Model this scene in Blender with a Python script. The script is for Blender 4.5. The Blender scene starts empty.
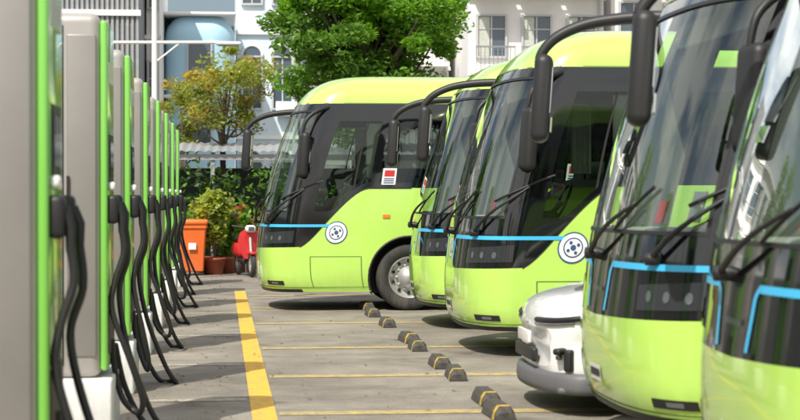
import bpy, math, random
from mathutils import Vector, Matrix
random.seed(7)
R=random.random
def U(a,b): return a+(b-a)*R()
scene=bpy.context.scene
COL=scene.collection

# ---------------- materials ----------------
def mat(name,col,rough=0.5,metal=0.0,coat=0.0,var=0.0,vscale=3.0,bump=0.0,bscale=40.0,spec=0.5,col2=None,transl=0.0,dirt=None):
    m=bpy.data.materials.new(name); m.use_nodes=True
    nt=m.node_tree; b=nt.nodes['Principled BSDF']
    b.inputs['Base Color'].default_value=(*col,1)
    b.inputs['Roughness'].default_value=rough
    b.inputs['Metallic'].default_value=metal
    b.inputs['Coat Weight'].default_value=coat
    b.inputs['Coat Roughness'].default_value=0.04
    b.inputs['Specular IOR Level'].default_value=spec
    tc=nt.nodes.new('ShaderNodeTexCoord')
    colout=None
    if var>0 or col2:
        n=nt.nodes.new('ShaderNodeTexNoise'); n.inputs['Scale'].default_value=vscale; n.inputs['Detail'].default_value=6
        n.inputs['Roughness'].default_value=0.65
        nt.links.new(tc.outputs['Object'],n.inputs['Vector'])
        r=nt.nodes.new('ShaderNodeValToRGB')
        r.color_ramp.elements[0].position=0.3; r.color_ramp.elements[1].position=0.7
        c2=col2 if col2 else tuple(min(1,c*(1+var)) for c in col)
        c1=col if col2 else tuple(c*(1-var) for c in col)
        r.color_ramp.elements[0].color=(*c1,1); r.color_ramp.elements[1].color=(*c2,1)
        nt.links.new(n.outputs['Fac'],r.inputs['Fac']); nt.links.new(r.outputs['Color'],b.inputs['Base Color']); colout=r.outputs['Color']
    if dirt:
        z0,z1,amt,base=dirt
        sp=nt.nodes.new('ShaderNodeSeparateXYZ'); nt.links.new(tc.outputs['Object'],sp.inputs[0])
        mr=nt.nodes.new('ShaderNodeMapRange'); mr.inputs['From Min'].default_value=z1; mr.inputs['From Max'].default_value=z0
        mr.inputs['To Min'].default_value=base; mr.inputs['To Max'].default_value=1.0; nt.links.new(sp.outputs['Z'],mr.inputs['Value'])
        mp=nt.nodes.new('ShaderNodeMapping'); mp.inputs['Scale'].default_value=(5,5,.9); nt.links.new(tc.outputs['Object'],mp.inputs['Vector'])
        dn=nt.nodes.new('ShaderNodeTexNoise'); dn.inputs['Scale'].default_value=2.2; dn.inputs['Detail'].default_value=8; dn.inputs['Roughness'].default_value=.7
        nt.links.new(mp.outputs[0],dn.inputs['Vector'])
        r2=nt.nodes.new('ShaderNodeMapRange'); r2.inputs['From Min'].default_value=.38; r2.inputs['From Max'].default_value=.72; nt.links.new(dn.outputs['Fac'],r2.inputs['Value'])
        mu=nt.nodes.new('ShaderNodeMath'); mu.operation='MULTIPLY'; nt.links.new(mr.outputs[0],mu.inputs[0]); nt.links.new(r2.outputs[0],mu.inputs[1])
        mu2=nt.nodes.new('ShaderNodeMath'); mu2.operation='MULTIPLY'; nt.links.new(mu.outputs[0],mu2.inputs[0]); mu2.inputs[1].default_value=amt
        mx=nt.nodes.new('ShaderNodeMix'); mx.data_type='RGBA'; nt.links.new(mu2.outputs[0],mx.inputs[0])
        if colout: nt.links.new(colout,mx.inputs[6])
        else: mx.inputs[6].default_value=(*col,1)
        mx.inputs[7].default_value=(.22,.20,.15,1); nt.links.new(mx.outputs[2],b.inputs['Base Color'])
        rr=nt.nodes.new('ShaderNodeMapRange'); rr.inputs['To Min'].default_value=rough; rr.inputs['To Max'].default_value=min(1,rough+.4); nt.links.new(mu2.outputs[0],rr.inputs['Value']); nt.links.new(rr.outputs[0],b.inputs['Roughness'])
    if bump>0:
        n2=nt.nodes.new('ShaderNodeTexNoise'); n2.inputs['Scale'].default_value=bscale; n2.inputs['Detail'].default_value=4
        nt.links.new(tc.outputs['Object'],n2.inputs['Vector'])
        bp=nt.nodes.new('ShaderNodeBump'); bp.inputs['Strength'].default_value=bump; bp.inputs['Distance'].default_value=0.02
        nt.links.new(n2.outputs['Fac'],bp.inputs['Height']); nt.links.new(bp.outputs['Normal'],b.inputs['Normal'])
    if transl>0:
        out=nt.nodes['Material Output']
        tr=nt.nodes.new('ShaderNodeBsdfTranslucent'); tr.inputs['Color'].default_value=(min(1,col[0]*1.8),min(1,col[1]*1.8),col[2]*0.9,1)
        mx=nt.nodes.new('ShaderNodeMixShader'); mx.inputs[0].default_value=transl
        nt.links.new(b.outputs[0],mx.inputs[1]); nt.links.new(tr.outputs[0],mx.inputs[2]); nt.links.new(mx.outputs[0],out.inputs['Surface'])
    return m
def glassmat(name,tint,rough=0.01,ior=1.5):
    m=bpy.data.materials.new(name); m.use_nodes=True
    nt=m.node_tree; nt.nodes.clear()
    o=nt.nodes.new('ShaderNodeOutputMaterial'); t=nt.nodes.new('ShaderNodeBsdfTransparent'); t.inputs[0].default_value=(*tint,1)
    g=nt.nodes.new('ShaderNodeBsdfGlossy'); g.inputs['Roughness'].default_value=rough; g.inputs[0].default_value=(0.95,1,0.97,1)
    f=nt.nodes.new('ShaderNodeFresnel'); f.inputs[0].default_value=ior
    tc=nt.nodes.new('ShaderNodeTexCoord'); n=nt.nodes.new('ShaderNodeTexNoise'); n.inputs['Scale'].default_value=1.3; n.inputs['Detail'].default_value=1
    nt.links.new(tc.outputs['Object'],n.inputs['Vector']); bp=nt.nodes.new('ShaderNodeBump'); bp.inputs['Strength'].default_value=.25; bp.inputs['Distance'].default_value=.03
    nt.links.new(n.outputs['Fac'],bp.inputs['Height']); nt.links.new(bp.outputs[0],g.inputs['Normal'])
    mx=nt.nodes.new('ShaderNodeMixShader')
    nt.links.new(f.outputs[0],mx.inputs[0]); nt.links.new(t.outputs[0],mx.inputs[1]); nt.links.new(g.outputs[0],mx.inputs[2]); nt.links.new(mx.outputs[0],o.inputs[0])
    return m

M={}
M['lime']=mat('lime_paint',(0.47,0.74,0.13),0.22,coat=1.0,var=0.03,vscale=1.2,dirt=(.28,.8,.20,.03))
M['black']=mat('gloss_black',(0.006,0.007,0.008),0.07,coat=0.8)
M['blackm']=mat('matt_black',(0.016,0.016,0.016),0.5)
M['liner']=mat('interior_liner',(0.17,0.18,0.165),0.8)
M['trimgrey']=mat('interior_grey',(0.40,0.40,0.37),0.7)
M['curtain']=mat('curtain_fabric',(0.50,0.53,0.46),0.9,var=.15,vscale=12)
M['blue']=mat('blue_stripe',(0.06,0.46,0.78),0.3)
M['glass']=glassmat('windscreen_glass',(0.80,0.88,0.80),0.012,2.15)
M['sglass']=glassmat('driver_window_glass',(0.66,0.74,0.68),0.01,1.6)
M['tint']=glassmat('tinted_glass',(0.32,0.36,0.34),0.01,1.6)
M['rubber']=mat('tyre_rubber',(0.025,0.025,0.024),0.8,bump=0.3,dirt=(0,.9,.35,.5))
M['rim']=mat('wheel_rim',(0.60,0.60,0.59),0.35,metal=0.6,var=0.1,dirt=(0,1,.35,.5))
M['seat']=mat('seat_fabric',(0.12,0.16,0.14),0.85)
M['white']=mat('white_paint',(0.78,0.78,0.77),0.3,coat=0.5)
M['carwhite']=mat('car_white',(0.80,0.80,0.79),0.22,coat=1.0,dirt=(.15,.6,.25,.02))
M['lamp']=mat('lamp_lens',(0.22,0.24,0.26),0.08,metal=0.6)
M['lampd']=mat('lamp_lens_dark',(0.03,0.033,0.037),0.06,coat=.8)
M['seam']=mat('seam_dark',(0.14,0.22,0.04),0.6)
M['navy']=mat('logo_navy',(0.04,0.09,0.22),0.4)
M['red']=mat('red_paint',(0.55,0.03,0.03),0.4)
M['orange']=mat('orange_marker',(0.8,0.2,0.02),0.3)
M['mirror']=mat('mirror_glass',(0.7,0.72,0.72),0.03,metal=1.0)

# ---------------- mesh builder ----------------
class MB:
    def __init__(s): s.v=[];s.f=[];s.m=[];s.mats=[];s.sm=[]
    def mi(s,m):
        if m not in s.mats: s.mats.append(m)
        return s.mats.index(m)
    def quadgrid(s,rows,m,smooth=True,closed=False):
        b=len(s.v); n=len(rows[0])
        for r in rows: s.v.extend([tuple(p) for p in r])
        k=s.mi(m)
        for i in range(len(rows)-1):
            for j in range(n if closed else n-1):
                j2=(j+1)%n
                s.f.append((b+i*n+j,b+i*n+j2,b+(i+1)*n+j2,b+(i+1)*n+j)); s.m.append(k); s.sm.append(smooth)
    def poly(s,pts,m,smooth=False):
        b=len(s.v); s.v.extend([tuple(p) for p in pts]); s.f.append(tuple(range(b,b+len(pts)))); s.m.append(s.mi(m)); s.sm.append(smooth)
    def box(s,c,d,m,rot=None):
        b=len(s.v); k=s.mi(m)
        for x in(-.5,.5):
            for y in(-.5,.5):
                for z in(-.5,.5):
                    p=Vector((x*d[0],y*d[1],z*d[2]))
                    if rot is not None: p=rot@p
                    s.v.append((c[0]+p.x,c[1]+p.y,c[2]+p.z))
        for q in((0,1,3,2),(4,6,7,5),(0,4,5,1),(2,3,7,6),(0,2,6,4),(1,5,7,3)):
            s.f.append(tuple(b+i for i in q)); s.m.append(k); s.sm.append(False)
    def rbox(s,c,d,m,r=0.03,rot=None,seg=3):
        ex,ey,ez=d[0]/2,d[1]/2,d[2]/2; r=min(r,ex*.99,ey*.99,ez*.99)
        rows=[]
        prof=[(r*(1-math.sin(math.pi/2*i/seg)),-ez+r*(1-math.cos(math.pi/2*i/seg))) for i in range(seg+1)]
        prof+= [(p[0],-p[1]) for p in reversed(prof)]
        for inset,z in prof:
            ring=[]
            for qx,qy,a0 in((1,1,0),(-1,1,90),(-1,-1,180),(1,-1,270)):
                for i in range(seg+1):
                    a=math.radians(a0+90*i/seg)
                    rr=max(r-inset,0.0001)
                    p=Vector((qx*(ex-r)+rr*math.cos(a),qy*(ey-r)+rr*math.sin(a),z))
                    if rot is not None: p=rot@p
                    ring.append((c[0]+p.x,c[1]+p.y,c[2]+p.z))
            rows.append(ring)
        s.quadgrid(rows,m,True,True)
        s.poly(rows[0][::-1],m); s.poly(rows[-1],m)
    def tube(s,pts,rad,m,n=10,cap=True):
        pts=[Vector(p) for p in pts]
        rads=rad if isinstance(rad,(list,tuple)) else [rad]*len(pts)
        rows=[]; up=Vector((0.13,0.21,1)).normalized()
        for i,p in enumerate(pts):
            t=(pts[min(i+1,len(pts)-1)]-pts[max(i-1,0)]).normalized()
            a=t.cross(up)
            if a.length<0.05: a=t.cross(Vector((1,0,0)))
            a.normalize(); b2=t.cross(a)
            rows.append([p+(a*math.cos(2*math.pi*k/n)+b2*math.sin(2*math.pi*k/n))*rads[i] for k in range(n)])
        s.quadgrid(rows,m,True,True)
        if cap: s.poly(rows[0],m); s.poly(rows[-1][::-1],m)
    def lathe(s,prof,m,c=(0,0,0),axis='Y',n=36,sgn=1):
        rows=[]
        for r,h in prof:
            row=[]
            for k in range(n):
                a=2*math.pi*k/n; x=r*math.cos(a); y=r*math.sin(a)
                if axis=='Y': row.append((c[0]+x,c[1]+h*sgn,c[2]+y))
                elif axis=='X': row.append((c[0]+h*sgn,c[1]+x,c[2]+y))
                else: row.append((c[0]+x,c[1]+y,c[2]+h))
            rows.append(row)
        s.quadgrid(rows,m,True,True)
    def mesh(s,name):
        me=bpy.data.meshes.new(name); me.from_pydata(s.v,[],s.f)
        for m in s.mats: me.materials.append(m)
        me.polygons.foreach_set('material_index',s.m); me.polygons.foreach_set('use_smooth',s.sm)
        me.update(); return me
    def obj(s,name,loc=(0,0,0),rotz=0,parent=None):
        o=bpy.data.objects.new(name,s.mesh(name)); COL.objects.link(o); o.location=loc; o.rotation_euler=(0,0,rotz)
        if parent: o.parent=parent
        return o
def empty(name,loc=(0,0,0),rotz=0):
    e=bpy.data.objects.new(name,None); COL.objects.link(e); e.location=loc; e.rotation_euler=(0,0,rotz); return e
def spline(pts,n=8):
    pts=[Vector(p) for p in pts]; out=[]
    for i in range(len(pts)-1):
        p0=pts[max(i-1,0)];p1=pts[i];p2=pts[i+1];p3=pts[min(i+2,len(pts)-1)]
        for k in range(n):
            t=k/n
            out.append(0.5*((2*p1)+(-p0+p2)*t+(2*p0-5*p1+4*p2-p3)*t*t+(-p0+3*p1-3*p2+p3)*t**3))
    out.append(pts[-1]); return out

# ---------------- BUS ----------------
TAB=[(0.28,.28,.10,1.20),(0.45,.45,.02,1.245),(0.8,.8,0,1.25),(1.1,1.1,.03,1.25),(1.5,1.5,.09,1.245),(2.2,2.2,.27,1.23),(2.8,2.8,.49,1.205),
 (3.05,3.07,.62,1.18),(3.25,3.25,.78,1.11),(3.45,3.39,1.00,.95),(3.65,3.47,1.30,.64),(3.85,3.50,1.70,.03)]
TABP=spline([Vector((a,b,c)) for a,b,c,d in TAB],6); TABW=spline([Vector((a,d,0)) for a,b,c,d in TAB],6)
def prof(v):
    v=min(max(v,TABP[0].x),TABP[-1].x)
    for i in range(len(TABP)-1):
        if v<=TABP[i+1].x+1e-9:
            t=(v-TABP[i].x)/max(1e-9,TABP[i+1].x-TABP[i].x)
            return (TABP[i].y*(1-t)+TABP[i+1].y*t, TABP[i].z*(1-t)+TABP[i+1].z*t, TABW[i].y*(1-t)+TABW[i+1].y*t)
    return (TABP[-1].y,TABP[-1].z,TABW[-1].y)
# note: table columns are (v, z, x0, w); TABP stores (v, z, x0)
CC=0.60; PP=2.75
raw=[]
for i in range(801):
    th=math.pi/2*i/800
    raw.append((math.sin(th)**(2/PP),1-max(0,math.cos(th))**(2/PP)))
L=[0]
for i in range(1,801): L.append(L[-1]+math.hypot((raw[i][0]-raw[i-1][0])*1.25,(raw[i][1]-raw[i-1][1])*CC))
def fr(s):
    t=s*L[-1]; lo,hi=0,800
    while hi-lo>1:
        m_=(lo+hi)//2
        if L[m_]<=t: lo=m_
        else: hi=m_
    k=(t-L[lo])/max(1e-9,L[hi]-L[lo])
    return raw[lo][0]*(1-k)+raw[hi][0]*k, raw[lo][1]*(1-k)+raw[hi][1]*k
XB=3.0; XEND=12.0
def S0(s,v):
    z,x0,w=prof(v); a=abs(s); sg=-1 if s>=0 else 1   # s>0: camera side (-Y)
    if a<=1: fy,fx=fr(a); return Vector((x0+CC*fx,sg*w*fy,z))
    xt=x0+CC
    x= xt+(XB-xt)*(a-1) if a<=2 else XB+(a-2)
    return Vector((x,sg*w,z))
def SN(s,v):
    e=0.01
    du=S0(s+e,v)-S0(s-e,v); dv=S0(s,min(v+e,3.84))-S0(s,max(v-e,0.285))
    n=du.cross(dv)
    if n.length<1e-9: return Vector((0,0,1))
    n.normalize()
    c=S0(s,v)-Vector((4 if abs(s)<1.2 else S0(s,v).x,0,1.2))
    if n.dot(c)<0: n=-n
    return n
def S(s,v,off=0): 
    p=S0(s,v)
    return p+SN(s,v)*off if off else p
XT=CC+.02
def s_of(x): return 1+(x-XT)/(XB-XT) if x<=XB else 2+x-XB
def x_of(s):
    a=abs(s)
    return XT+(XB-XT)*(a-1) if a<=2 else XB+a-2
def F(c): return c if callable(c) else (lambda s:c)
def patch(mb,s0,s1,lo,hi,m,ns=8,nv=6,off=0.0,liner=False):
    lo=F(lo);hi=F(hi)
    for o_,mm in ((off,m),(-0.05,M['liner'])) if liner else ((off,m),):
        rows=[]
        for j in range(nv+1):
            rows.append([S(s0+(s1-s0)*i/ns, lo(s0+(s1-s0)*i/ns)*(1-j/nv)+hi(s0+(s1-s0)*i/ns)*j/nv, o_) for i in range(ns+1)])
        mb.quadgrid(rows,mm)
WX=[2.22,8.6]; WR=0.49; AR=0.60
def sm(a,b,x):
    t=min(1,max(0,(x-a)/(b-a))); return t*t*(3-2*t)
def belt(s):
    a=abs(s)
    if a<=1: return 0.90+.04*a
    x=x_of(a); return 0.94+0.86*sm(0.50,1.55,x)-0.86*sm(0.50,1.55,XT)*(1-sm(XT,1.0,x))
def arch(s):
    z=0.28
    if abs(s)>1:
        x=x_of(s)
        for w in WX:
            d=abs(x-w)
            if d<AR: z=max(z,WR+math.sqrt(AR*AR-d*d)-0.0)
    return z
S1=0.84; S2=1.06; DW=1.55
def wlow(s): return max(1.46,belt(s)+0.09)
def build_bus():
    parts={}
    body=MB()
    xs=[1.68,3.2,4.7,6.2,7.7,9.2,10.7,11.7]
    for sg in(1,-1):
        edges=[0,0.5,1.0,s_of(1.3),s_of(WX[0]-AR),s_of(WX[0]+AR),s_of(WX[1]-AR),s_of(WX[1]+AR),s_of(XEND)]
        for i in range(len(edges)-1):
            a,b=edges[i],edges[i+1]
            isarch=abs((x_of(a)+x_of(b))/2-WX[0])<.1 or abs((x_of(a)+x_of(b))/2-WX[1])<.1
            patch(body,sg*(a+ (1e-4 if isarch else 0)),sg*(b-(1e-4 if isarch else 0)),arch,belt,M['lime'],ns=32 if isarch else 12,nv=8)
        def blk(a,b,lo,hi,ns=8,nv=6): patch(body,sg*a,sg*b,lo,hi,M['black'],ns=ns,nv=nv,liner=True)
        blk(0,S1,belt,1.46,14,5); blk(0,S1,2.92,3.02,14,2)
        blk(S1,S2,belt,3.02,6,10)
        S3=s_of(DW); wh=2.78
        blk(S2,S3,belt,wlow,8,4); blk(S2,S3,wh,3.02,8,2)
        blk(S3,s_of(xs[0]),belt,3.02,3,8)
        for i in range(len(xs)-1):
            a,b=s_of(xs[i]),s_of(xs[i+1]-0.10)
            blk(a,b,belt,lambda s:belt(s)+0.08,4,2); blk(a,b,wh,3.02,4,2)
            blk(b,s_of(xs[i+1]),belt,3.02,2,4)
        blk(s_of(11.7),s_of(XEND),belt,3.02,2,4)
        ed=[0,1,s_of(1.6),2,s_of(XEND)]
        for i in range(4):
            patch(body,sg*ed[i],sg*ed[i+1],3.02,3.85,M['lime'],ns=14 if i<1 else 6,nv=14)
    body.box((6.7,0,3.02),(10.0,2.2,0.03),M['liner'])
    rear=[]
    vs=[.28,.45,.8,1.2,1.8,2.4,3.0,3.2,3.4,3.6,3.84]
    for v in vs:
        p=S0(s_of(XEND),v); rear.append([(p.x+0.12*(1-abs(t)**4)*(1),p.y*t,p.z) for t in[-1,-.9,-.6,-.3,0,.3,.6,.9,1]])
    body.quadgrid(rear[:5],M['lime']); body.quadgrid(rear[4:7],M['black']); body.quadgrid(rear[6:],M['lime'])
    body.rbox((6.6,0,3.56),(3.6,1.7,.20),M['lime'],.09)
    parts['body']=body
    g=MB()
    for sg in(1,-1):
        patch(g,0,sg*S1,1.46,2.92,M['glass'],ns=16,nv=12,off=-0.004)
        patch(g,sg*S2,sg*s_of(DW),wlow,2.78,M['sglass'],ns=8,nv=8,off=-0.004)
        for i in range(len(xs)-1):
            a,b=s_of(xs[i]),s_of(xs[i+1]-0.10)
            patch(g,sg*a,sg*b,lambda s:belt(s)+0.08,2.78,M['tint'],ns=3,nv=3,off=-0.004)
    parts['window_glass']=g
    t=MB()
    BZ=1.25; e0=.22
    for sg in(1,-1):
        patch(t,sg*e0,sg*s_of(1.2),lambda s:BZ-0.02,lambda s:BZ+0.02,M['blue'],ns=40,nv=1,off=0.006)
        n=14; ra=[];rb=[]
        for i in range(n+1):
            k=i/n; v=BZ+0.02-0.33*k; sc=e0-0.04*math.sin(min(1,k*4)*math.pi/2)-0.035*k+.010
            ra.append(S(sg*(sc-0.014),v,0.007)); rb.append(S(sg*(sc+0.014),v,0.007))
        t.quadgrid([ra,rb],M['blue'])
    for sg in(1,-1):
        patch(t,0,sg*s_of(WX[0]-AR-.02),.345,.355,M['seam'],ns=30,nv=1,off=0.004)
        for x in(0.78,1.52,3.0,4.4,5.8,7.2):
            s=s_of(x)
            patch(t,sg*(s-.003),sg*(s+.003),0.36,lambda q:0.80 if abs(q)<s_of(3) else 0.95,M['seam'],ns=1,nv=4,off=0.004)
        patch(t,sg*s_of(0.78),sg*s_of(1.52),0.795,0.803,M['seam'],ns=8,nv=1,off=0.004)
        patch(t,sg*s_of(3.0),sg*s_of(7.2),0.945,0.953,M['seam'],ns=12,nv=1,off=0.004)
        patch(t,0,sg*0.98,0.28,0.325,M['blackm'],ns=20,nv=1,off=0.0045)
        patch(t,sg*.62,sg*.84,0.385,0.445,M['blackm'],ns=10,nv=2,off=0.005)
        patch(t,sg*.52,sg*.93,lambda s:.98+.06*(abs(s)-.55),lambda s:1.14+.10*(abs(s)-.55),M['lampd'],ns=12,nv=4,off=0.006)
        for k in range(3):
            c=.60+.10*k; rr=.036
            t.poly([S(sg*(c+rr*.46*math.cos(2*math.pi*j/16)),1.07+rr*math.sin(2*math.pi*j/16),.010) for j in range(16)],M['lamp'])
        patch(t,sg*.70,sg*.78,0.40,0.43,M['lamp'],ns=4,nv=2,off=0.008)
        patch(t,sg*s_of(1.80),sg*s_of(1.91),1.36,1.41,M['orange'],ns=2,nv=1,off=0.012)
        patch(t,sg*1.0,sg*s_of(2.2),lambda s:belt(s)-.010,lambda s:belt(s)+.010,M['blackm'],ns=24,nv=1,off=0.005)
        patch(t,0,sg*s_of(11.8),3.015,3.03,M['seam'],ns=50,nv=1,off=0.006)
        for (a,b,lo_,hi_) in((0,S1,1.45,1.475),(0,S1,2.905,2.93)):
            patch(t,sg*a,sg*b,lo_,hi_,M['blackm'],ns=20,nv=1,off=0.008)
        patch(t,sg*(S1-.012),sg*(S1+.004),1.45,2.93,M['blackm'],ns=1,nv=14,off=0.008)
        sd_=s_of(1.30); patch(t,sg*(sd_-.006),sg*(sd_+.006),lambda s:wlow(s),2.78,M['blackm'],ns=1,nv=6,off=0.006)
        for (rr,mm,of) in((0.165,M['navy'],.006),(0.15,M['white'],.009),(0.105,M['navy'],.012),(0.092,M['white'],.015),(0.03,M['navy'],.018)):
            cx,cz=1.13,1.15
            t.poly([S(sg*s_of(cx+rr*math.cos(2*math.pi*k/28)),cz+rr*math.sin(2*math.pi*k/28),of) for k in range(28)],mm)
        for k in range(4):
            a=k*1.57+.5; cx=1.13+.06*math.cos(a); cz=1.15+.06*math.sin(a)
            t.poly([S(sg*s_of(cx+.018*math.cos(2*math.pi*j/8)),cz+.018*math.sin(2*math.pi*j/8),.019) for j in range(8)],M['navy'])
        patch(t,sg*s_of(1.72),sg*s_of(1.94),lambda s:belt(s)+.05,lambda s:belt(s)+.29,M['white'],ns=2,nv=2,off=0.008)
        patch(t,sg*s_of(1.75),sg*s_of(1.91),lambda s:belt(s)+.17,lambda s:belt(s)+.26,M['red'],ns=2,nv=2,off=0.011)
        for q in range(3): patch(t,sg*s_of(1.75),sg*s_of(1.91),lambda s:belt(s)+.07+.03*q,lambda s:belt(s)+.085+.03*q,M['navy'],ns=2,nv=1,off=0.011)
        x=3.3
        for k in range(14):
            w=U(.08,.14)
            patch(t,sg*s_of(x),sg*s_of(x+w),1.25,1.25+U(.18,.24),M['white'],ns=1,nv=1,off=0.006); x+=w+.05
    patch(t,-.10,.10,.46,.57,M['white'],ns=4,nv=2,off=0.008)
    patch(t,-.085,.085,.49,.54,M['blackm'],ns=4,nv=2,off=0.011)
    for k in range(6):
        c=-.08+.028*k
        patch(t,c,c+.016,1.06,1.09,M['lamp'],ns=2,nv=1,off=0.010)
    parts['trim']=t
    w=MB(); arc=MB()
    for wx in WX:
        for sg in(-1,1):
            c=(wx,sg*1.05,WR)
            w.lathe([(.30,.13),(.36,.165),(.44,.17),(.475,.14),(.49,.09),(.49,-.14),(.30,-.15)],M['rubber'],c,'Y',48,sg)
            w.lathe([(.305,.135),(.285,.12),(.275,.04),(.20,.02),(.165,.04),(.155,.10),(.11,.125),(.09,.17),(.001,.175)],M['rim'],c,'Y',40,sg)
            for k in range(10):
                a=2*math.pi*k/10
                w.lathe([(.018,.035),(.018,.075),(.001,.08)],M['rim'],(c[0]+.18*math.cos(a),c[1],c[2]+.18*math.sin(a)),'Y',6,sg)
                a+=.31
                w.lathe([(.026,.052),(.001,.053)],M['blackm'],(c[0]+.236*math.cos(a),c[1],c[2]+.236*math.sin(a)),'Y',10,sg)
            yo,yi=sg*1.235,sg*0.72
            ang=[math.radians(-25+230*i/30) for i in range(31)]
            r1=[(wx+(AR-.003)*math.cos(a),yo,WR+(AR-.003)*math.sin(a)) for a in ang]; r2=[(p[0],yi,p[2]) for p in r1]
            arc.quadgrid([r1,r2],M['blackm']); arc.poly(r2,M['blackm'])
            ang=[math.radians(-18+216*i/30) for i in range(31)]
            arc.tube([(wx+AR*math.cos(a),sg*1.246,WR+AR*math.sin(a)) for a in ang],0.018,M['blackm'],6)
    parts['wheels']=w
    arc.box((6.1,0,.42),(11.2,1.42,.2),M['blackm']); arc.box((.95,0,.36),(1.1,2.0,.10),M['blackm'])
    arc.box((5.4,0,.38),(5.0,2.3,.16),M['blackm']); arc.box((10.5,0,.38),(2.4,2.3,.16),M['blackm'])
    parts['underbody']=arc
    it=MB()
    it.box((6.3,0,1.10),(11.2,2.30,.04),M['liner'])
    it.rbox((.66,0,1.30),(.55,1.85,.34),M['trimgrey'],.08)
    it.rbox((.92,-.62,1.42),(.30,.55,.22),M['blackm'],.05)
    ring=[(1.15+.10*math.sin(2*math.pi*k/24)*.9,-.62+.22*math.cos(2*math.pi*k/24),1.62+.20*math.sin(2*math.pi*k/24)) for k in range(25)]
    it.tube(ring,.016,M['blackm'],6,False); it.tube([(.98,-.62,1.45),(1.15,-.62,1.62)],.03,M['blackm'],6)
    it.box((1.15,-.62,1.62),(.02,.42,.03),M['blackm'])
    def seat(x,y,z=1.12):
        it.rbox((x,y,z+.38),(.46,.44,.14),M['seat'],.05); it.rbox((x+.26,y,z+.78),(.14,.44,.78),M['seat'],.06,Matrix.Rotation(math.radians(10),3,'Y'))
        it.rbox((x+.30,y,z+1.10),(.15,.30,.18),M['white'],.05,Matrix.Rotation(math.radians(10),3,'Y')); it.box((x+.05,y,z+.15),(.3,.3,.34),M['blackm'])
    seat(1.55,-.62,1.12)
    for k in range(10):
        for y in(-.88,-.42,.42,.88): seat(2.7+.85*k,y,1.12)
    it.box((.82,.0,2.84),(.03,1.8,.16),M['trimgrey'])
    for sg in(-1,1):
        for x0_,n_ in((1.60,9),(3.02,8),(4.55,8)):
            rows=[[(x0_+.03*k,sg*(1.10+.02*(k%2)),z) for k in range(n_)] for z in(1.95,2.75)]
            it.quadgrid(rows,M['curtain'])
    # paper permit and card behind the windscreen
    it.box((.62,-.30,1.62),(.01,.30,.21),M['white'],Matrix.Rotation(math.radians(16),3,'Y')); it.box((.60,.55,1.58),(.01,.22,.16),M['red'],Matrix.Rotation(math.radians(16),3,'Y'))
    parts['interior']=it
    mr=MB()
    for sg in(1,-1):
        pts=[(.90,sg*1.05,3.00),(.70,sg*1.15,3.02),(.44,sg*1.24,3.01),(.20,sg*1.30,2.97),(.0,sg*1.34,2.88),(-.11,sg*1.36,2.76),(-.13,sg*1.36,2.66)] if sg==1 else \
            [(1.08,sg*1.12,2.98),(.94,sg*1.24,2.95),(.80,sg*1.30,2.88),(.70,sg*1.33,2.78),(.66,sg*1.34,2.66),(.64,sg*1.34,2.52)]
        pp=spline(pts,6)
        r0=.050 if sg==1 else .036
        mr.tube(pp,[r0-.014*i/len(pp) for i in range(len(pp))],M['blackm'],10)
        hx,hy,hz=pts[-1]
        rt=Matrix.Rotation(math.radians(4),3,'Y')@Matrix.Rotation(sg*math.radians(-12),3,'Z')
        hh=.66
        mr.rbox((hx+.02,hy,hz-.24),(.14,.26,hh),M['blackm'],.065,rt,5)
        mr.box((hx+.092,hy,hz-.18),(.012,.20,.34),M['mirror'],rt)
        mr.box((hx+.092,hy,hz-.44),(.012,.20,.11),M['mirror'],rt)
    parts['side_mirrors']=mr
    wp=MB()
    for (sa,va,sb,vb) in((-.12,1.30,.40,1.62),(.62,1.30,.95,1.78)):
        A=[S(sa+(sb-sa)*k/8,va+(vb-va)*k/8,0.05+.03*math.sin(math.pi*k/8)) for k in range(9)]
        wp.tube(A,[.020-.008*k/8 for k in range(9)],M['blackm'],8)
        B=[S(sb+(.33)*(k/10-.62),vb+(.50)*(k/10-.55)*(.55) ,0.025) for k in range(11)]
        wp.tube(B,.013,M['blackm'],6)
        wp.lathe([(.04,-.04),(.04,.05),(.001,.06)],M['blackm'],tuple(S(sa,va,.03)),'X',12,-1)
    parts['wipers']=wp
    return {k:v.mesh('bus_'+k) for k,v in parts.items()}
BUS=build_bus()
def place_bus(x,y,rot=0):
    e=empty('electric_bus',(x,y,0),math.radians(rot))
    for k,me in BUS.items():
        o=bpy.data.objects.new(k,me); COL.objects.link(o); o.parent=e
    return e
place_bus(0.53,26.5)
place_bus(2.5,22.7)
place_bus(2.5,19.0)
place_bus(2.50,11.45)
place_bus(2.50,8.35)

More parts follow.
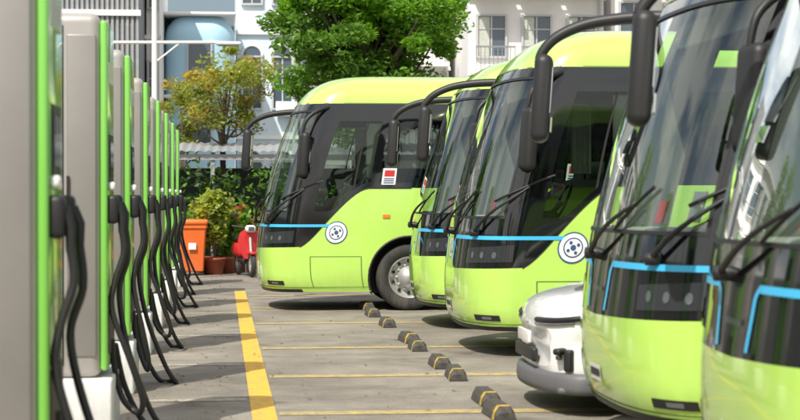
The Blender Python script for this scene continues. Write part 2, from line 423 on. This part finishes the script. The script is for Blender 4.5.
# ---------------- CAR ----------------
M['seam2']=mat('grey_plastic',(0.11,0.11,0.12),0.5,dirt=(0,.5,.3,.3))
def build_car(x,y):
    e=empty('white_car',(x,y,0))
    b=MB()
    st=[ (-.005,.36,.66,.68,.66),(0.0,.30,.72,.735,.74),(0.035,.24,.80,.815,.82),(.06,.22,.825,.85,.85),(.16,.21,.86,.905,.88),(.32,.20,.89,.95,.90),(.60,.20,.92,1.0,.91),(.95,.20,.95,1.05,.915),(1.3,.20,.98,1.09,.91),
     (2.0,.20,.99,1.03,.91),(3.0,.20,1.01,1.04,.91),(3.8,.22,1.01,1.03,.89),(4.2,.26,.98,1.0,.83),(4.32,.34,.9,.92,.72)]
    def ring(q):
        X,zl,zs,zc,w=q
        hs=zs-zl
        def xb(yy): return X+.20*(abs(yy)/.9)**3.2*(1 if X<.3 else (max(0,(.6-X)/.3) if X<.6 else 0))
        pp=[(0,zl),(w*.8,zl),(w*.95,zl+.02),(w*.98,zl+hs*.18),(w*.985,zl+hs*.40),(w*.965,zl+hs*.50),(w*.97,zl+hs*.60),(w,zl+hs*.72),(w*.995,zs-.06),(w*.965,zs-.02),(w*.92,zs-.005),(w*.80,zs+.006),(w*.62,zs+.014),(w*.58,zc-.018),(w*.4,zc-.006),(0,zc)]
        pts=[(xb(a),-a,c) for a,c in pp]
        return pts+[(p[0],-p[1],p[2]) for p in pts[-2:0:-1]]
    rows=[ring(q) for q in st]
    b.quadgrid(rows,M['carwhite'],True,True); b.poly(rows[0],M['carwhite'],True); b.poly(rows[-1][::-1],M['carwhite'],True)
    o=b.obj('body',parent=e); md=o.modifiers.new('s','SUBSURF'); md.levels=2; md.render_levels=2
    c=MB(); cg=[(1.15,1.0,.78,1.0),(1.75,1.44,.68,1.0),(2.1,1.54,.64,1.0),(3.0,1.56,.62,1.0),(3.6,1.44,.62,1.0),(4.15,1.0,.70,1.0)]
    rows=[[(X,-.80,.96),(X,-(.80+w)/2-.02,(.96+z)/2),(X,-w,z-.03),(X,-w*.8,z),(X,w*.8,z),(X,w,z-.03),(X,(.80+w)/2+.02,(.96+z)/2),(X,.80,.96)] for X,z,w,_ in cg]
    c.quadgrid(rows,M['black']); 
    o=c.obj('cabin_glass',parent=e); md=o.modifiers.new('s','SUBSURF'); md.levels=1; md.render_levels=2
    r=MB(); r.rbox((2.75,0,1.55),(1.7,1.15,.05),M['carwhite'],.02)
    for sg in(-1,1):
        r.tube([(1.2,sg*.77,1.0),(1.75,sg*.69,1.43),(2.1,sg*.65,1.53)],.03,M['carwhite'],6)
        r.rbox((1.55,sg*.99,1.07),(.14,.20,.13),M['carwhite'],.05)
        st_=spline([(.015,sg*.32,.715),(.045,sg*.56,.725),(.115,sg*.74,.735),(.235,sg*.86,.755),(.42,sg*.898,.785),(.58,sg*.905,.81)],5)
        r.tube(st_,[.022]*(len(st_)-8)+[.022,.020,.018,.016,.014,.011,.008,.004],M['blackm'],8)
        st_=spline([(.0,sg*.34,.688),(.030,sg*.56,.694),(.10,sg*.74,.704),(.205,sg*.85,.72)],5)
        r.tube(st_,.010,M['lamp'],6)
        rt=Matrix.Rotation(sg*math.radians(42),3,'Z')
        r.rbox((.135,sg*.765,.50),(.07,.20,.05),M['blackm'],.02,rt)
        r.rbox((.175,sg*.815,.43),(.07,.07,.17),M['blackm'],.02,rt)
        r.rbox((.125,sg*.735,.45),(.05,.09,.04),M['lamp'],.015,rt)
        for wx in(.92,3.5):
            cc=(wx,sg*.815,.32)
            r.lathe([(.20,.09),(.27,.115),(.31,.10),(.32,.06),(.32,-.1),(.2,-.1)],M['rubber'],cc,'Y',32,sg)
            r.lathe([(.21,.09),(.19,.04),(.06,.06),(.001,.07)],M['rim'],cc,'Y',24,sg)
            for k in range(5):
                a=k*1.2566
                r.box((cc[0]+.12*math.cos(a),cc[1]+sg*.075,cc[2]+.12*math.sin(a)),(.17,.03,.045),M['rim'],Matrix.Rotation(-a,3,'Y'))
            r.lathe([(.385,.0),(.385,.098),(.33,.098)],M['blackm'],cc,'Y',32,sg)
    def lip(zz,o_): return spline([(.42,-.915-o_,zz),(.24-o_,-.90-o_*.6,zz),(.09-o_,-.72,zz),(.01-o_,-.4,zz),(-.015-o_,0,zz),(.01-o_,.4,zz),(.09-o_,.72,zz),(.24-o_,.90+o_*.6,zz),(.42,.915+o_,zz)],5)
    r.quadgrid([lip(.17,.0),lip(.175,.022),lip(.22,.034),lip(.29,.028),lip(.325,.010),lip(.335,-.02)],M['seam2'])
    r.rbox((-.01,0,.44),(.05,.80,.11),M['blackm'],.02); r.rbox((-.025,0,.57),(.03,.48,.10),M['white'],.01)
    r.rbox((.34,0,.20),(.5,1.70,.05),M['seam2'],.02)
    r.obj('fittings',parent=e)
build_car(2.47,13.85)

# ---------------- WHEEL STOPS ----------------
M['wsy']=mat('stop_yellow',(0.50,0.33,0.04),0.6,var=.4,vscale=20)
M['wsb']=mat('stop_black',(0.06,0.055,0.047),0.8,var=.5,vscale=20)
for yy in (13.1,14.0,15.9,17.0,18.9,19.9,22.3,24.2,25.6):
    w=MB()
    segs=[-.275,-.235,-.15,-.09,.05,.17,.235,.275]
    def sec(yv,e): 
        h=.105*e; return [(-.085,yv,0),(-.075*1,yv,h*.55),(-.045,yv,h),(.045,yv,h),(.075,yv,h*.55),(.085,yv,0)]
    for i in range(len(segs)-1):
        e0=.55 if i==0 else 1; e1=.55 if i==len(segs)-2 else 1
        w.quadgrid([sec(segs[i],e0),sec(segs[i+1],e1)],M['wsy'] if i in(1,) else M['wsb'],False)
    w.poly(sec(segs[0],.55),M['wsb']); w.poly(sec(segs[-1],.55)[::-1],M['wsb'])
    w.obj('wheel_stop',(2.14+U(-.03,.03),yy,0.006),math.radians(U(-6,6)))

# ---------------- GROUND ----------------
def ground_mat():
    m=bpy.data.materials.new('asphalt'); m.use_nodes=True; nt=m.node_tree; b=nt.nodes['Principled BSDF']; N=nt.nodes.new; Lk=nt.links.new
    tc=N('ShaderNodeTexCoord')
    def noise(sc,det=6,rg=.6): 
        n=N('ShaderNodeTexNoise'); n.inputs['Scale'].default_value=sc; n.inputs['Detail'].default_value=det; n.inputs['Roughness'].default_value=rg; Lk(tc.outputs['Object'],n.inputs['Vector']); return n
    def ramp(n,p0,p1,c0,c1):
        r=N('ShaderNodeValToRGB'); r.color_ramp.elements[0].position=p0; r.color_ramp.elements[1].position=p1
        r.color_ramp.elements[0].color=(*c0,1); r.color_ramp.elements[1].color=(*c1,1); Lk(n.outputs[0],r.inputs['Fac']); return r
    def mul(a,bb):
        x=N('ShaderNodeMix'); x.data_type='RGBA'; x.blend_type='MULTIPLY'; x.inputs[0].default_value=1; Lk(a,x.inputs[6]); Lk(bb,x.inputs[7]); return x.outputs[2]
    n1=noise(.35,5); n2=noise(1.7,9,.7); n3=noise(60,3); n4=noise(1.1,3)
    r1=ramp(n1,.38,.64,(.205,.183,.150),(.315,.283,.235))
    r2=ramp(n2,.34,.66,(.70,.69,.68),(1.15,1.15,1.14))
    r3=ramp(n3,.3,.75,(.60,.60,.60),(1.3,1.3,1.3))
    r4=ramp(n4,.60,.68,(1,1,1),(.66,.64,.62))
    out=mul(mul(mul(r1.outputs[0],r2.outputs[0]),r3.outputs[0]),r4.outputs[0])
    Lk(out,b.inputs['Base Color'])
    b.inputs['Roughness'].default_value=.8
    bp=N('ShaderNodeBump'); bp.inputs['Strength'].default_value=.6; bp.inputs['Distance'].default_value=.012; Lk(n3.outputs['Fac'],bp.inputs['Height']); Lk(bp.outputs[0],b.inputs['Normal'])
    return m
g=MB(); n=20
g.quadgrid([[(-400+40*i,-100+45*j,0) for i in range(n+1)] for j in range(n+1)],ground_mat(),False); g.obj('ground')
def worn(name,col,thr,w_=.07):
    m=bpy.data.materials.new(name); m.use_nodes=True; nt=m.node_tree; b=nt.nodes['Principled BSDF']; N=nt.nodes.new; Lk=nt.links.new
    tc=N('ShaderNodeTexCoord'); n=N('ShaderNodeTexNoise'); n.inputs['Scale'].default_value=9; n.inputs['Detail'].default_value=9; n.inputs['Roughness'].default_value=.8
    Lk(tc.outputs['Object'],n.inputs['Vector'])
    r=N('ShaderNodeValToRGB'); r.color_ramp.elements[0].position=thr-w_; r.color_ramp.elements[1].position=thr+w_
    r.color_ramp.elements[0].color=(.23,.205,.16,1); r.color_ramp.elements[1].color=(*col,1)
    Lk(n.outputs['Fac'],r.inputs['Fac']); Lk(r.outputs[0],b.inputs['Base Color']); b.inputs['Roughness'].default_value=.7
    return m
wy=worn('worn_yellow_paint',(.75,.43,.035),.41,.12); wf=worn('faded_yellow_paint',(.55,.40,.10),.50,.12); ww=worn('faded_white_paint',(.46,.43,.35),.52,.1)
g=MB()
g.quadgrid([[(.235,-5,.004),(.425,-5,.004)],[(.235,30.7,.004),(.425,30.7,.004)]],wy,False)
for yy in(4.2,7.1,10.0,13.45,16.2,19.2,22.9,26.0,29.2):
    g.quadgrid([[(.45,yy-.11,.004),(.45,yy+.11,.004)],[(13,yy-.11,.004),(13,yy+.11,.004)]],wf,False)
g.obj('parking_line_markings')
g=MB()
for yy in(11.9,14.4,17.4,21.0,25.0):
    g.quadgrid([[(-.62,yy-.08,.004),(-.62,yy+.08,.004)],[(.21,yy-.08,.004),(.21,yy+.08,.004)]],ww,False)
g.obj('bay_line_markings')
M['dryleaf']=mat('dry_leaf',(.22,.13,.04),.8); 
g=MB()
for k in range(200):
    x=U(-.7,2.1) if k%3 else U(-.5,.1); y=U(9,37); a=U(0,6.28); s=U(.015,.032)
    g.poly([(x+s*math.cos(a),y+s*math.sin(a),.010),(x-s*.5*math.sin(a),y+s*.5*math.cos(a),.018),(x-s*math.cos(a),y-s*math.sin(a),.008),(x+s*.5*math.sin(a),y-s*.5*math.cos(a),.012)],M['dryleaf'])
g.obj('fallen_leaves')

# ---------------- CHARGERS ----------------
M['cab']=mat('cabinet_grey',(0.41,0.39,0.36),0.36,metal=0.3,var=.07,vscale=1.5,dirt=(.4,2.2,.22,.2))
M['cab2']=mat('cabinet_grey_dark',(0.27,0.255,0.235),0.42,metal=0.3,var=.08,vscale=1.5)
M['cgreen']=mat('charger_green',(0.20,0.54,0.08),0.22,coat=.6)
M['plinth']=mat('plinth_white',(0.70,0.70,0.68),0.7,var=.14,vscale=4,bump=.1,dirt=(0,.5,.5,.2))
M['screen']=mat('screen',(0.02,0.03,0.05),0.08)
def charger(y,va):
    e=empty('ev_charger',(-.80,y,0))   # front face x=0, extends to -x
    b=MB(); D=.50; W=.74; z0=.44; z1=2.95
    b.rbox((-D/2-.02,0,(z0+z1)/2),(D,W,z1-z0),M['cab'],.07,None,5)
    for sg in(-1,1):
        b.rbox((-.15,sg*(W/2),(z0+z1)/2),(.20,.024,z1-z0-.30),M['cab2'],.010)
        b.box((-.275,sg*(W/2+.001),(z0+z1)/2),(.010,.006,z1-z0-.18),M['blackm'])
        for k in range(14): b.box((-.40,sg*(W/2+.004),.75+.035*k),(.16,.012,.012),M['cab2'])
        b.box((-.24,sg*(W/2+.02),1.75),(.018,.02,.16),M['blackm'])
        for zz in(.7,1.75,2.7): b.rbox((-.49,sg*(W/2+.006),zz),(.02,.02,.10),M['cab2'],.005)
    b.obj('cabinet',parent=e)
    f=MB()
    f.rbox((0.0,0,(z0+z1)/2),(.05,W-.04,z1-z0-.10),M['cgreen'],.02)
    f.box((.028,0,1.95),(.008,.42,.34),M['blackm']); f.box((.033,0,1.95),(.006,.34,.24),M['screen'])
    f.box((.028,0,2.55),(.006,.5,.14),M['white'])
    f.box((.028,0,.75),(.008,.6,.3),M['blackm'])
    for sy in(-.26,.26):
        f.rbox((.055,sy,1.60),(.08,.12,.20),M['blackm'],.03)
        f.tube([(.08,sy,1.64),(.115,sy,1.56),(.115,sy,1.44)],[.030,.028,.022],M['blackm'],8)
    f.rbox((.05,-.26,1.76),(.05,.09,.06),M['white'],.02)
    f.obj('front_panel',parent=e)
    p=MB(); p.rbox((-.24,0,.215),(.60,.96,.45),M['plinth'],.02); p.obj('plinth',parent=e)
    c=MB()
    for i,sy in enumerate((-.26,.26)):
        a=va[i]
        if i==0:
            pts=[(.115,sy,1.46),(.13,sy,1.30),(.07,sy-.01,1.10),(.05,sy-.02,.90),(.12+.05*a,sy+.0,.55),(.17+.08*a,sy+.06,.28),(.16+.06*a,sy+.14,.17),(.11,sy+.22,.26),(.05,sy+.25,.48),(.035,sy+.22,.68)]
        else:
            pts=[(.115,sy,1.46),(.13,sy,1.25),(.07,sy-.01,1.0),(.13+.06*a,sy-.04,.60),(.27+.12*a,sy-.06,.20),(.36+.14*a,sy-.02,.03),(.36+.12*a,sy+.10,.025),(.24,sy+.16,.03),(.10,sy+.14,.30),(.035,sy+.06,.62)]
        c.tube(spline(pts,8),.022,M['blackm'],8)
    c.obj('charging_cables',parent=e)
for i,y in enumerate((4.3,8.3,12.4,15.4,19.0,22.6,26.0,29.4,32.6)):
    charger(y,(U(0,1.6),U(-.3,1.2)))

# ---------------- FOLIAGE ----------------
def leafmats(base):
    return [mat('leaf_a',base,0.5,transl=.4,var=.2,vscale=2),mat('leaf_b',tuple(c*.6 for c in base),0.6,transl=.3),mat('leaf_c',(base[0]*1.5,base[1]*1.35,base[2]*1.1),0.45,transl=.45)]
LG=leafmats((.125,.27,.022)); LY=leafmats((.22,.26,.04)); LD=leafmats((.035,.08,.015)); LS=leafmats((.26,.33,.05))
LO=leafmats((.30,.25,.05))
bark=mat('bark',(.11,.085,.06),.9,var=.3,vscale=6,bump=.6,bscale=15)
def leaves(mb,c,rad,n,size,ms,up=.3):
    c=Vector(c)
    for _ in range(n):
        d=Vector((random.gauss(0,1),random.gauss(0,1),random.gauss(0,1))).normalized(); rr=R()**.45
        p=c+Vector((d.x*rad[0],d.y*rad[1],d.z*rad[2]))*rr
        a=Vector((random.gauss(0,1),random.gauss(0,1),random.gauss(0,.6))).normalized()
        nn=(Vector((random.gauss(0,1),random.gauss(0,1),random.gauss(0,1)+up))).normalized(); b=a.cross(nn)
        if b.length<.01: continue
        b.normalize(); s=size*U(.6,1.3)
        mb.poly([p-a*s,p+b*s*.45,p+a*s,p-b*s*.45],random.choice(ms))
def tree(name,loc,cz,cr,nclump,per,leaf,ms,trunk=.18,cl=.55,alt=None):
    e=empty(name,loc); t=MB()
    t.tube(spline([(0,0,-.1),(.05,0,cz*.3),(-.06,.05,cz*.6),(0,0,cz)],5),[trunk*(1-.5*i/15) for i in range(16)],bark,10)
    f=MB()
    for k in range(nclump):
        d=Vector((random.gauss(0,1),random.gauss(0,1),random.gauss(0,1))).normalized(); rr=U(.35,1.0)
        p=Vector((d.x*cr[0]*rr,d.y*cr[1]*rr,cz+d.z*cr[2]*rr))
        if k%3==0:
            q=Vector((0,0,cz*U(.55,.9))); t.tube(spline([q,(q+p)/2+Vector((0,0,-.15)),p],4),[trunk*.35*(1-.085*i) for i in range(9)],bark,6)
        r=cl*U(.6,1.25)
        M_=alt if (alt and R()<.3) else ms
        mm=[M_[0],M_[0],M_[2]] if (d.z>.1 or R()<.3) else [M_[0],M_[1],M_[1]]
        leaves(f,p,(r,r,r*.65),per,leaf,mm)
    t.obj('trunk',parent=e); f.obj('crown',parent=e)
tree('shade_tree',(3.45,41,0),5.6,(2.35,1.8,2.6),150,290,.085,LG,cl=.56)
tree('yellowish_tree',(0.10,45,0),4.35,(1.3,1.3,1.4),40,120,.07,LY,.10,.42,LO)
tree('yellowish_tree',(-1.0,47,0),3.9,(.9,1.1,.9),22,110,.07,LY,.08,.40,LO)
tree('street_tree',(7.2,49,0),4.2,(1.5,1.5,1.2),30,150,.1,LG,.12,.5)
tree('street_tree',(-2.2,49.5,0),3.0,(1.3,1.2,1.1),26,140,.09,LG,.10,.5)
h=MB()
for k in range(150):
    leaves(h,(U(-7,9),U(40.6,41.6),U(.5,2.2)),(.5,.4,.4),60,.09,[LD[0],LD[1],LD[1],LG[0]])
h.obj('hedge')

M['terra']=mat('terracotta',(.32,.08,.04),.7,var=.2,vscale=8)
def pot(x,y,hh,ms,flower=False,w=.3):
    e=empty('potted_plant',(x,y,0)); p=MB()
    p.lathe([(.001,.0),(.17,0),(.23,.30),(.25,.31),(.25,.36),(.21,.36),(.20,.32),(.001,.32)],M['terra'],(0,0,0),'Z',20)
    f=MB()
    for k in range(26):
        a=U(0,6.28); r=U(.05,w); z=hh*U(.75,1.05)
        pts=spline([(0,0,.3),(r*.4*math.cos(a),r*.4*math.sin(a),z*.6),(r*math.cos(a),r*math.sin(a),z)],4)
        f.tube(pts,.008,bark,4,False)
        leaves(f,(r*math.cos(a),r*math.sin(a),z*.9),(.12,.12,.25),26,.085,ms)
        if flower: leaves(f,(r*math.cos(a),r*math.sin(a),z),(.08,.08,.08),8,.05,[M['red']])
        leaves(f,(r*.6*math.cos(a),r*.6*math.sin(a),z*.6),(.12,.12,.25),20,.08,ms)
    p.obj('pot',parent=e); f.obj('leaves',parent=e)
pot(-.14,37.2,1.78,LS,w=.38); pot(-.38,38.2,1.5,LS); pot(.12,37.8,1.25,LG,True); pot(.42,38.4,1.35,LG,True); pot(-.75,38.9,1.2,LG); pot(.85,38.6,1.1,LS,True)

M['binor']=mat('bin_orange',(.78,.15,.02),.45,var=.08,dirt=(0,.9,.3,.3))
def wbin(x,y):
    e=empty('wheelie_bin',(x,y,0)); b=MB()
    rows=[]
    for z,wx,wy in((.08,.22,.24),(.10,.235,.26),(1.0,.29,.35),(1.0,.315,.375),(1.06,.315,.375)):
        rows.append([(sx*wx*q[0],0+sy*wy*q[1],z) for sx,sy,q in((-1,-1,(.9,1)),(1,-1,(.9,1)),(1,-1,(1,.9)),(1,1,(1,.9)),(1,1,(.9,1)),(-1,1,(.9,1)),(-1,1,(1,.9)),(-1,-1,(1,.9)))])
    b.quadgrid(rows,M['binor'],False,True); b.poly(rows[0],M['binor'])
    b.rbox((0,-.01,1.12),(.66,.78,.12),M['binor'],.05); b.tube([(-.25,.42,1.02),(.25,.42,1.02)],.02,M['binor'],8)
    b.box((0,-.352,.62),(.16,.01,.14),M['white'])
    for sg in(-1,1): b.lathe([(.001,-.03),(.10,-.03),(.10,.03),(.001,.03)],M['rubber'],(sg*.27,.27,.10),'X',18)
    b.obj('bin_body',parent=e)
wbin(-.60,37.0)

def scooter(x,y,rz):
    e=empty('motor_scooter',(x,y,0),rz); b=MB()
    for yy in(-.62,.62):
        b.lathe([(.17,-.05),(.23,-.05),(.26,0),(.23,.05),(.17,.05)],M['rubber'],(0,yy,.26),'X',24); b.lathe([(.17,-.03),(.03,-.02),(.03,.02),(.17,.03)],M['rim'],(0,yy,.26),'X',20)
    rows=[]
    for z,w,yv in((.38,.12,-.42),(.55,.20,-.40),(.75,.24,-.38),(.92,.20,-.42),(1.0,.10,-.46)):
        rows.append([(w*t,yv-.10*(1-t*t),z) for t in(-1,-.6,-.2,.2,.6,1)])
    b.quadgrid(rows,M['red']); b.rbox((0,-.62,.50),(.14,.42,.06),M['red'],.03)
    b.tube([(0,-.62,.28),(0,-.50,.70),(0,-.42,1.0)],.03,M['rim'],8); b.tube(spline([(-.34,-.26,1.06),(-.15,-.38,1.03),(0,-.42,1.02),(.15,-.38,1.03),(.34,-.26,1.06)],4),.018,M['blackm'],8)
    b.rbox((0,-.50,1.0),(.22,.16,.15),M['white'],.06); b.rbox((0,-.59,1.0),(.12,.03,.09),M['lamp'],.014)
    b.rbox((0,-.08,.33),(.26,.52,.08),M['blackm'],.03); b.rbox((0,.42,.55),(.28,.72,.34),M['red'],.12); b.rbox((0,.36,.77),(.25,.75,.10),M['blackm'],.045)
    for sg in(-1,1):
        b.tube([(sg*.2,-.36,1.04),(sg*.27,-.38,1.24)],.007,M['blackm'],6); b.rbox((sg*.28,-.38,1.28),(.11,.02,.07),M['blackm'],.01)
    b.box((.05,.15,.12),(.02,.02,.26),M['rim']); b.obj('scooter_body',parent=e)
scooter(.50,36.4,math.radians(12))

# ---------------- carport, walls, buildings ----------------
M['sheet']=mat('metal_sheet',(.36,.37,.38),.5,metal=.3,var=.15)
M['sheetd']=mat('metal_sheet_dark',(.17,.175,.18),.5,metal=.3,var=.15)
M['conc']=mat('concrete_wall',(.42,.41,.38),.85,var=.12,vscale=1.5,bump=.2)
M['dark']=mat('dark_green_panel',(.04,.06,.05),.7)
c=MB()
rows=[]
for i in range(2):
    rows.append([(-7+.11*k,42.3+3.2*i,2.76+.30*i+(.02 if k%2 else -.02)) for k in range(125)])
c.quadgrid(rows,M['sheet'],False)
for k in range(7):
    x=-6.8+2.2*k; c.box((x,42.5,1.36),(.10,.10,2.68),M['sheet']); c.box((x,45.3,1.4),(.10,.10,2.8),M['sheet'])
    c.box((x,43.9,2.62),(.06,2.9,.08),M['sheet'])
c.box((-.2,42.45,2.62),(13.6,.08,.14),M['sheet']); c.box((-.2,45.7,1.2),(13.6,.08,2.4),M['dark'])
c.obj('carport')
w=MB(); w.box((2,46.4,1.1),(46,.2,2.2),M['conc']); w.box((2,46.4,2.24),(46.1,.3,.08),M['conc']); w.obj('boundary_wall')

M['wwall']=mat('white_render',(.80,.79,.77),.8,var=.05,vscale=.7)
M['bwall']=mat('light_blue_render',(.42,.66,.80),.6,var=.06,vscale=.6)
M['pwall']=mat('pale_blue_render',(.62,.70,.75),.8,var=.06,vscale=.7)
M['win']=mat('window_glass_dark',(.07,.10,.13),.08,spec=.8)
M['frame']=mat('window_frame',(.5,.5,.5),.5)
M['rail']=mat('railing',(.25,.25,.25),.5)
M['roof']=mat('roof_tile_blue',(.10,.16,.28),.6,var=.2,vscale=10)
def house(name,x0,x1,y,ht,m,storeys,cols,depth=9,balc=(),arch_w=False,roofm=None):
    e=empty(name,((x0+x1)/2,y,0)); W=x1-x0; b=MB()
    b.box((0,depth/2,ht/2),(W,depth,ht),m); b.obj('walls',parent=e)
    d=MB(); sh=ht/storeys
    for s in range(storeys):
        zb=s*sh
        d.box((0,-.06,zb+sh-.08),(W+.1,.14,.14),M['wwall'])
        for c_ in range(cols):
            cx=-W/2+W*(c_+.5)/cols; ww_=min(1.3,W/cols*.6); wh=sh*.48; cz=zb+sh*.50
            d.box((cx,-.02,cz),(ww_,.06,wh),M['win'])
            for sx in(-1,1): d.box((cx+sx*(ww_/2+.03),-.06,cz),(.07,.14,wh+.14),M['frame'])
            for sz in(-1,1): d.box((cx,-.06,cz+sz*(wh/2+.04)),(ww_-.01,.15,.07),M['frame'])
            d.box((cx,-.06,cz),(.05,.05,wh),M['frame']); d.box((cx,-.058,cz+wh*.18),(ww_,.04,.04),M['frame'])
            if arch_w:
                d.poly([(cx+ww_/2*math.cos(math.pi*k/12),-.07,cz+wh/2+.08+ww_/2*math.sin(math.pi*k/12)) for k in range(13)],M['win'])
                d.tube([(cx+(ww_/2+.04)*math.cos(math.pi*k/12),-.08,cz+wh/2+.08+(ww_/2+.04)*math.sin(math.pi*k/12)) for k in range(13)],.05,M['wwall'],6)
            elif R()<.5:
                cw=ww_*U(.25,.45); d.box((cx-ww_/2+cw/2+.01,.012-.015-.05,cz),(cw,.006,wh-.02),M['curtain'])
            if s>0 and s in balc:
                d.box((cx,-.55,zb+.02),(W/cols*.86,1.0,.16),M['wwall'])
                d.box((cx,-1.03,zb+1.0),(W/cols*.86,.05,.06),M['rail'])
                nb=int(W/cols*.86/.14)
                for k in range(nb+1): d.box((cx-W/cols*.43+.02+k*(W/cols*.86-.04)/nb,-1.03,zb+.54),(.025,.025,.88),M['rail'])
    d.box((0,-.05,ht+.12),(W+.3,.5,.22),M['wwall'])
    if roofm: 
        d.poly([(-W/2-.4,-.6,ht+.2),(W/2+.4,-.6,ht+.2),(W/2*.3,depth/2,ht+2),(-W/2*.3,depth/2,ht+2)],roofm)
    d.rbox((W*.31,-.25,sh*1.25),(.8,.3,.55),M['wwall'],.03); d.tube([(W/2-.15,-.1,0),(W/2-.15,-.1,ht)],.06,M['frame'],8)
    d.obj('facade_details',parent=e)
house('apartment_house',8.6,13.4,60,11.6,M['wwall'],4,3,balc=(3,2))
house('town_house',5.4,8.3,63,9.6,M['wwall'],3,2,balc=(2,1))
house('apartment_house',13.9,22,61,12.5,M['wwall'],4,5,balc=(1,3))
house('arched_window_house',.6,2.9,66,11.9,M['pwall'],3,2,arch_w=True,roofm=M['roof'])
house('terrace_house',3.2,5.2,70,9.2,M['wwall'],3,2)
e=empty('blue_building',(-.75,62,0)); b=MB()
b.rbox((0,4,4.1),(2.5,8,8.2),M['bwall'],.9,None,8); b.obj('walls',parent=e)
d=MB()
for z in(2.6,5.2,8.15): d.rbox((0,4,z),(2.56,8.06,.12),M['wwall'],.055,None,3)
for z in(3.9,6.6):
    d.box((.0,-.02,z),(.8,.08,1.1),M['win'])
    for sx in(-.42,.42): d.box((sx,-.05,z),(.06,.10,1.2),M['frame'])
d.box((0,-.05,6.02),(1.0,.16,.08),M['wwall']); d.obj('details',parent=e)
e=empty('corrugated_building',(-4.3,54,0)); b=MB()
b.box((0,5,5.5),(3.6,10,11),M['sheetd'])
for k in range(24): b.box((-1.75+.152*k,-.03,5.6),(.075,.06,10.8),M['sheet'])
b.box((0,-.06,7.3),(3.7,.16,.18),M['wwall']); b.box((0,-.06,4.6),(3.7,.16,.18),M['wwall'])
b.obj('cladding',parent=e)
house('tube_house',-2.45,-2.02,58,10.5,M['wwall'],3,1)
house('row_house',-14,-6.4,52,9,M['wwall'],3,4,balc=(1,2))
w=MB(); w.box((-6,20,1.25),(.2,52,2.5),M['conc']); w.box((-6,20,2.54),(.3,52.1,.08),M['wwall']); w.obj('reflection_wall')  # unseen wall left of frame, added for the buses to reflect
tree('reflection_tree',(-8.5,33,0),5.2,(2.6,2.6,2.2),60,120,.13,LG,.16,.7)  # out-of-view tree, added as greenery for the bus reflections
l=MB(); l.tube([(0,0,0),(0,0,3),(0,0,6.2)],[.07,.06,.05],M['wwall'],12); l.lathe([(.14,0),(.14,.03),(.08,.05)],M['wwall'],(0,0,0),'Z',16)
l.tube([(-.8,0,4.70),(1.25,0,4.72)],.035,M['wwall'],8); l.rbox((1.45,0,4.70),(.50,.20,.07),M['wwall'],.03)
l.box((1.45,0,4.66),(.4,.14,.02),M['lamp']); l.tube([(0,0,4.3),(.5,0,4.7)],.02,M['wwall'],6)
l.obj('street_lamp',(-1.30,34.5,0))

# ---------------- LIGHT ----------------
sd=Vector((-.46,-.72,1.10)).normalized()   # towards the sun
sun=bpy.data.lights.new('sun','SUN'); sun.energy=5.0; sun.angle=math.radians(.53); sun.color=(1,.96,.88)
so=bpy.data.objects.new('sun',sun); COL.objects.link(so); so.rotation_euler=sd.to_track_quat('Z','Y').to_euler(); so.location=(-10,-10,30)
W=bpy.data.worlds.new('World'); scene.world=W; W.use_nodes=True; nt=W.node_tree
sk=nt.nodes.new('ShaderNodeTexSky'); sk.sky_type='NISHITA'; sk.sun_disc=False
sk.sun_elevation=math.asin(sd.z); sk.sun_rotation=math.atan2(sd.x,sd.y); sk.dust_density=4; sk.air_density=1.0
tc=nt.nodes.new('ShaderNodeTexCoord'); mp=nt.nodes.new('ShaderNodeMapping'); mp.inputs['Scale'].default_value=(1,1,2.4)
cn=nt.nodes.new('ShaderNodeTexNoise'); cn.inputs['Scale'].default_value=2.6; cn.inputs['Detail'].default_value=7; cn.inputs['Roughness'].default_value=.55
nt.links.new(tc.outputs['Generated'],mp.inputs[0]); nt.links.new(mp.outputs[0],cn.inputs['Vector'])
cr=nt.nodes.new('ShaderNodeMapRange'); cr.inputs['From Min'].default_value=.42; cr.inputs['From Max'].default_value=.58; cr.inputs['To Max'].default_value=.9
nt.links.new(cn.outputs['Fac'],cr.inputs['Value'])
cm=nt.nodes.new('ShaderNodeMix'); cm.data_type='RGBA'; nt.links.new(cr.outputs[0],cm.inputs[0]); nt.links.new(sk.outputs[0],cm.inputs[6]); cm.inputs[7].default_value=(8.0,7.9,7.7,1)
bg=nt.nodes['Background']; nt.links.new(cm.outputs[2],bg.inputs[0]); bg.inputs[1].default_value=.14

# ---------------- CAMERA ----------------
cam=bpy.data.cameras.new('cam'); cam.lens=78; cam.sensor_width=36; cam.clip_end=2000; cam.clip_start=.1
co=bpy.data.objects.new('camera',cam); COL.objects.link(co); co.location=(0,0,1.7)
co.rotation_euler=(math.radians(90-.5),0,-math.atan(179/1733))
cam.dof.use_dof=True; cam.dof.focus_distance=23; cam.dof.aperture_fstop=3.0
scene.camera=co
scene.view_settings.view_transform='Standard'; scene.view_settings.look='None'; scene.view_settings.exposure=0
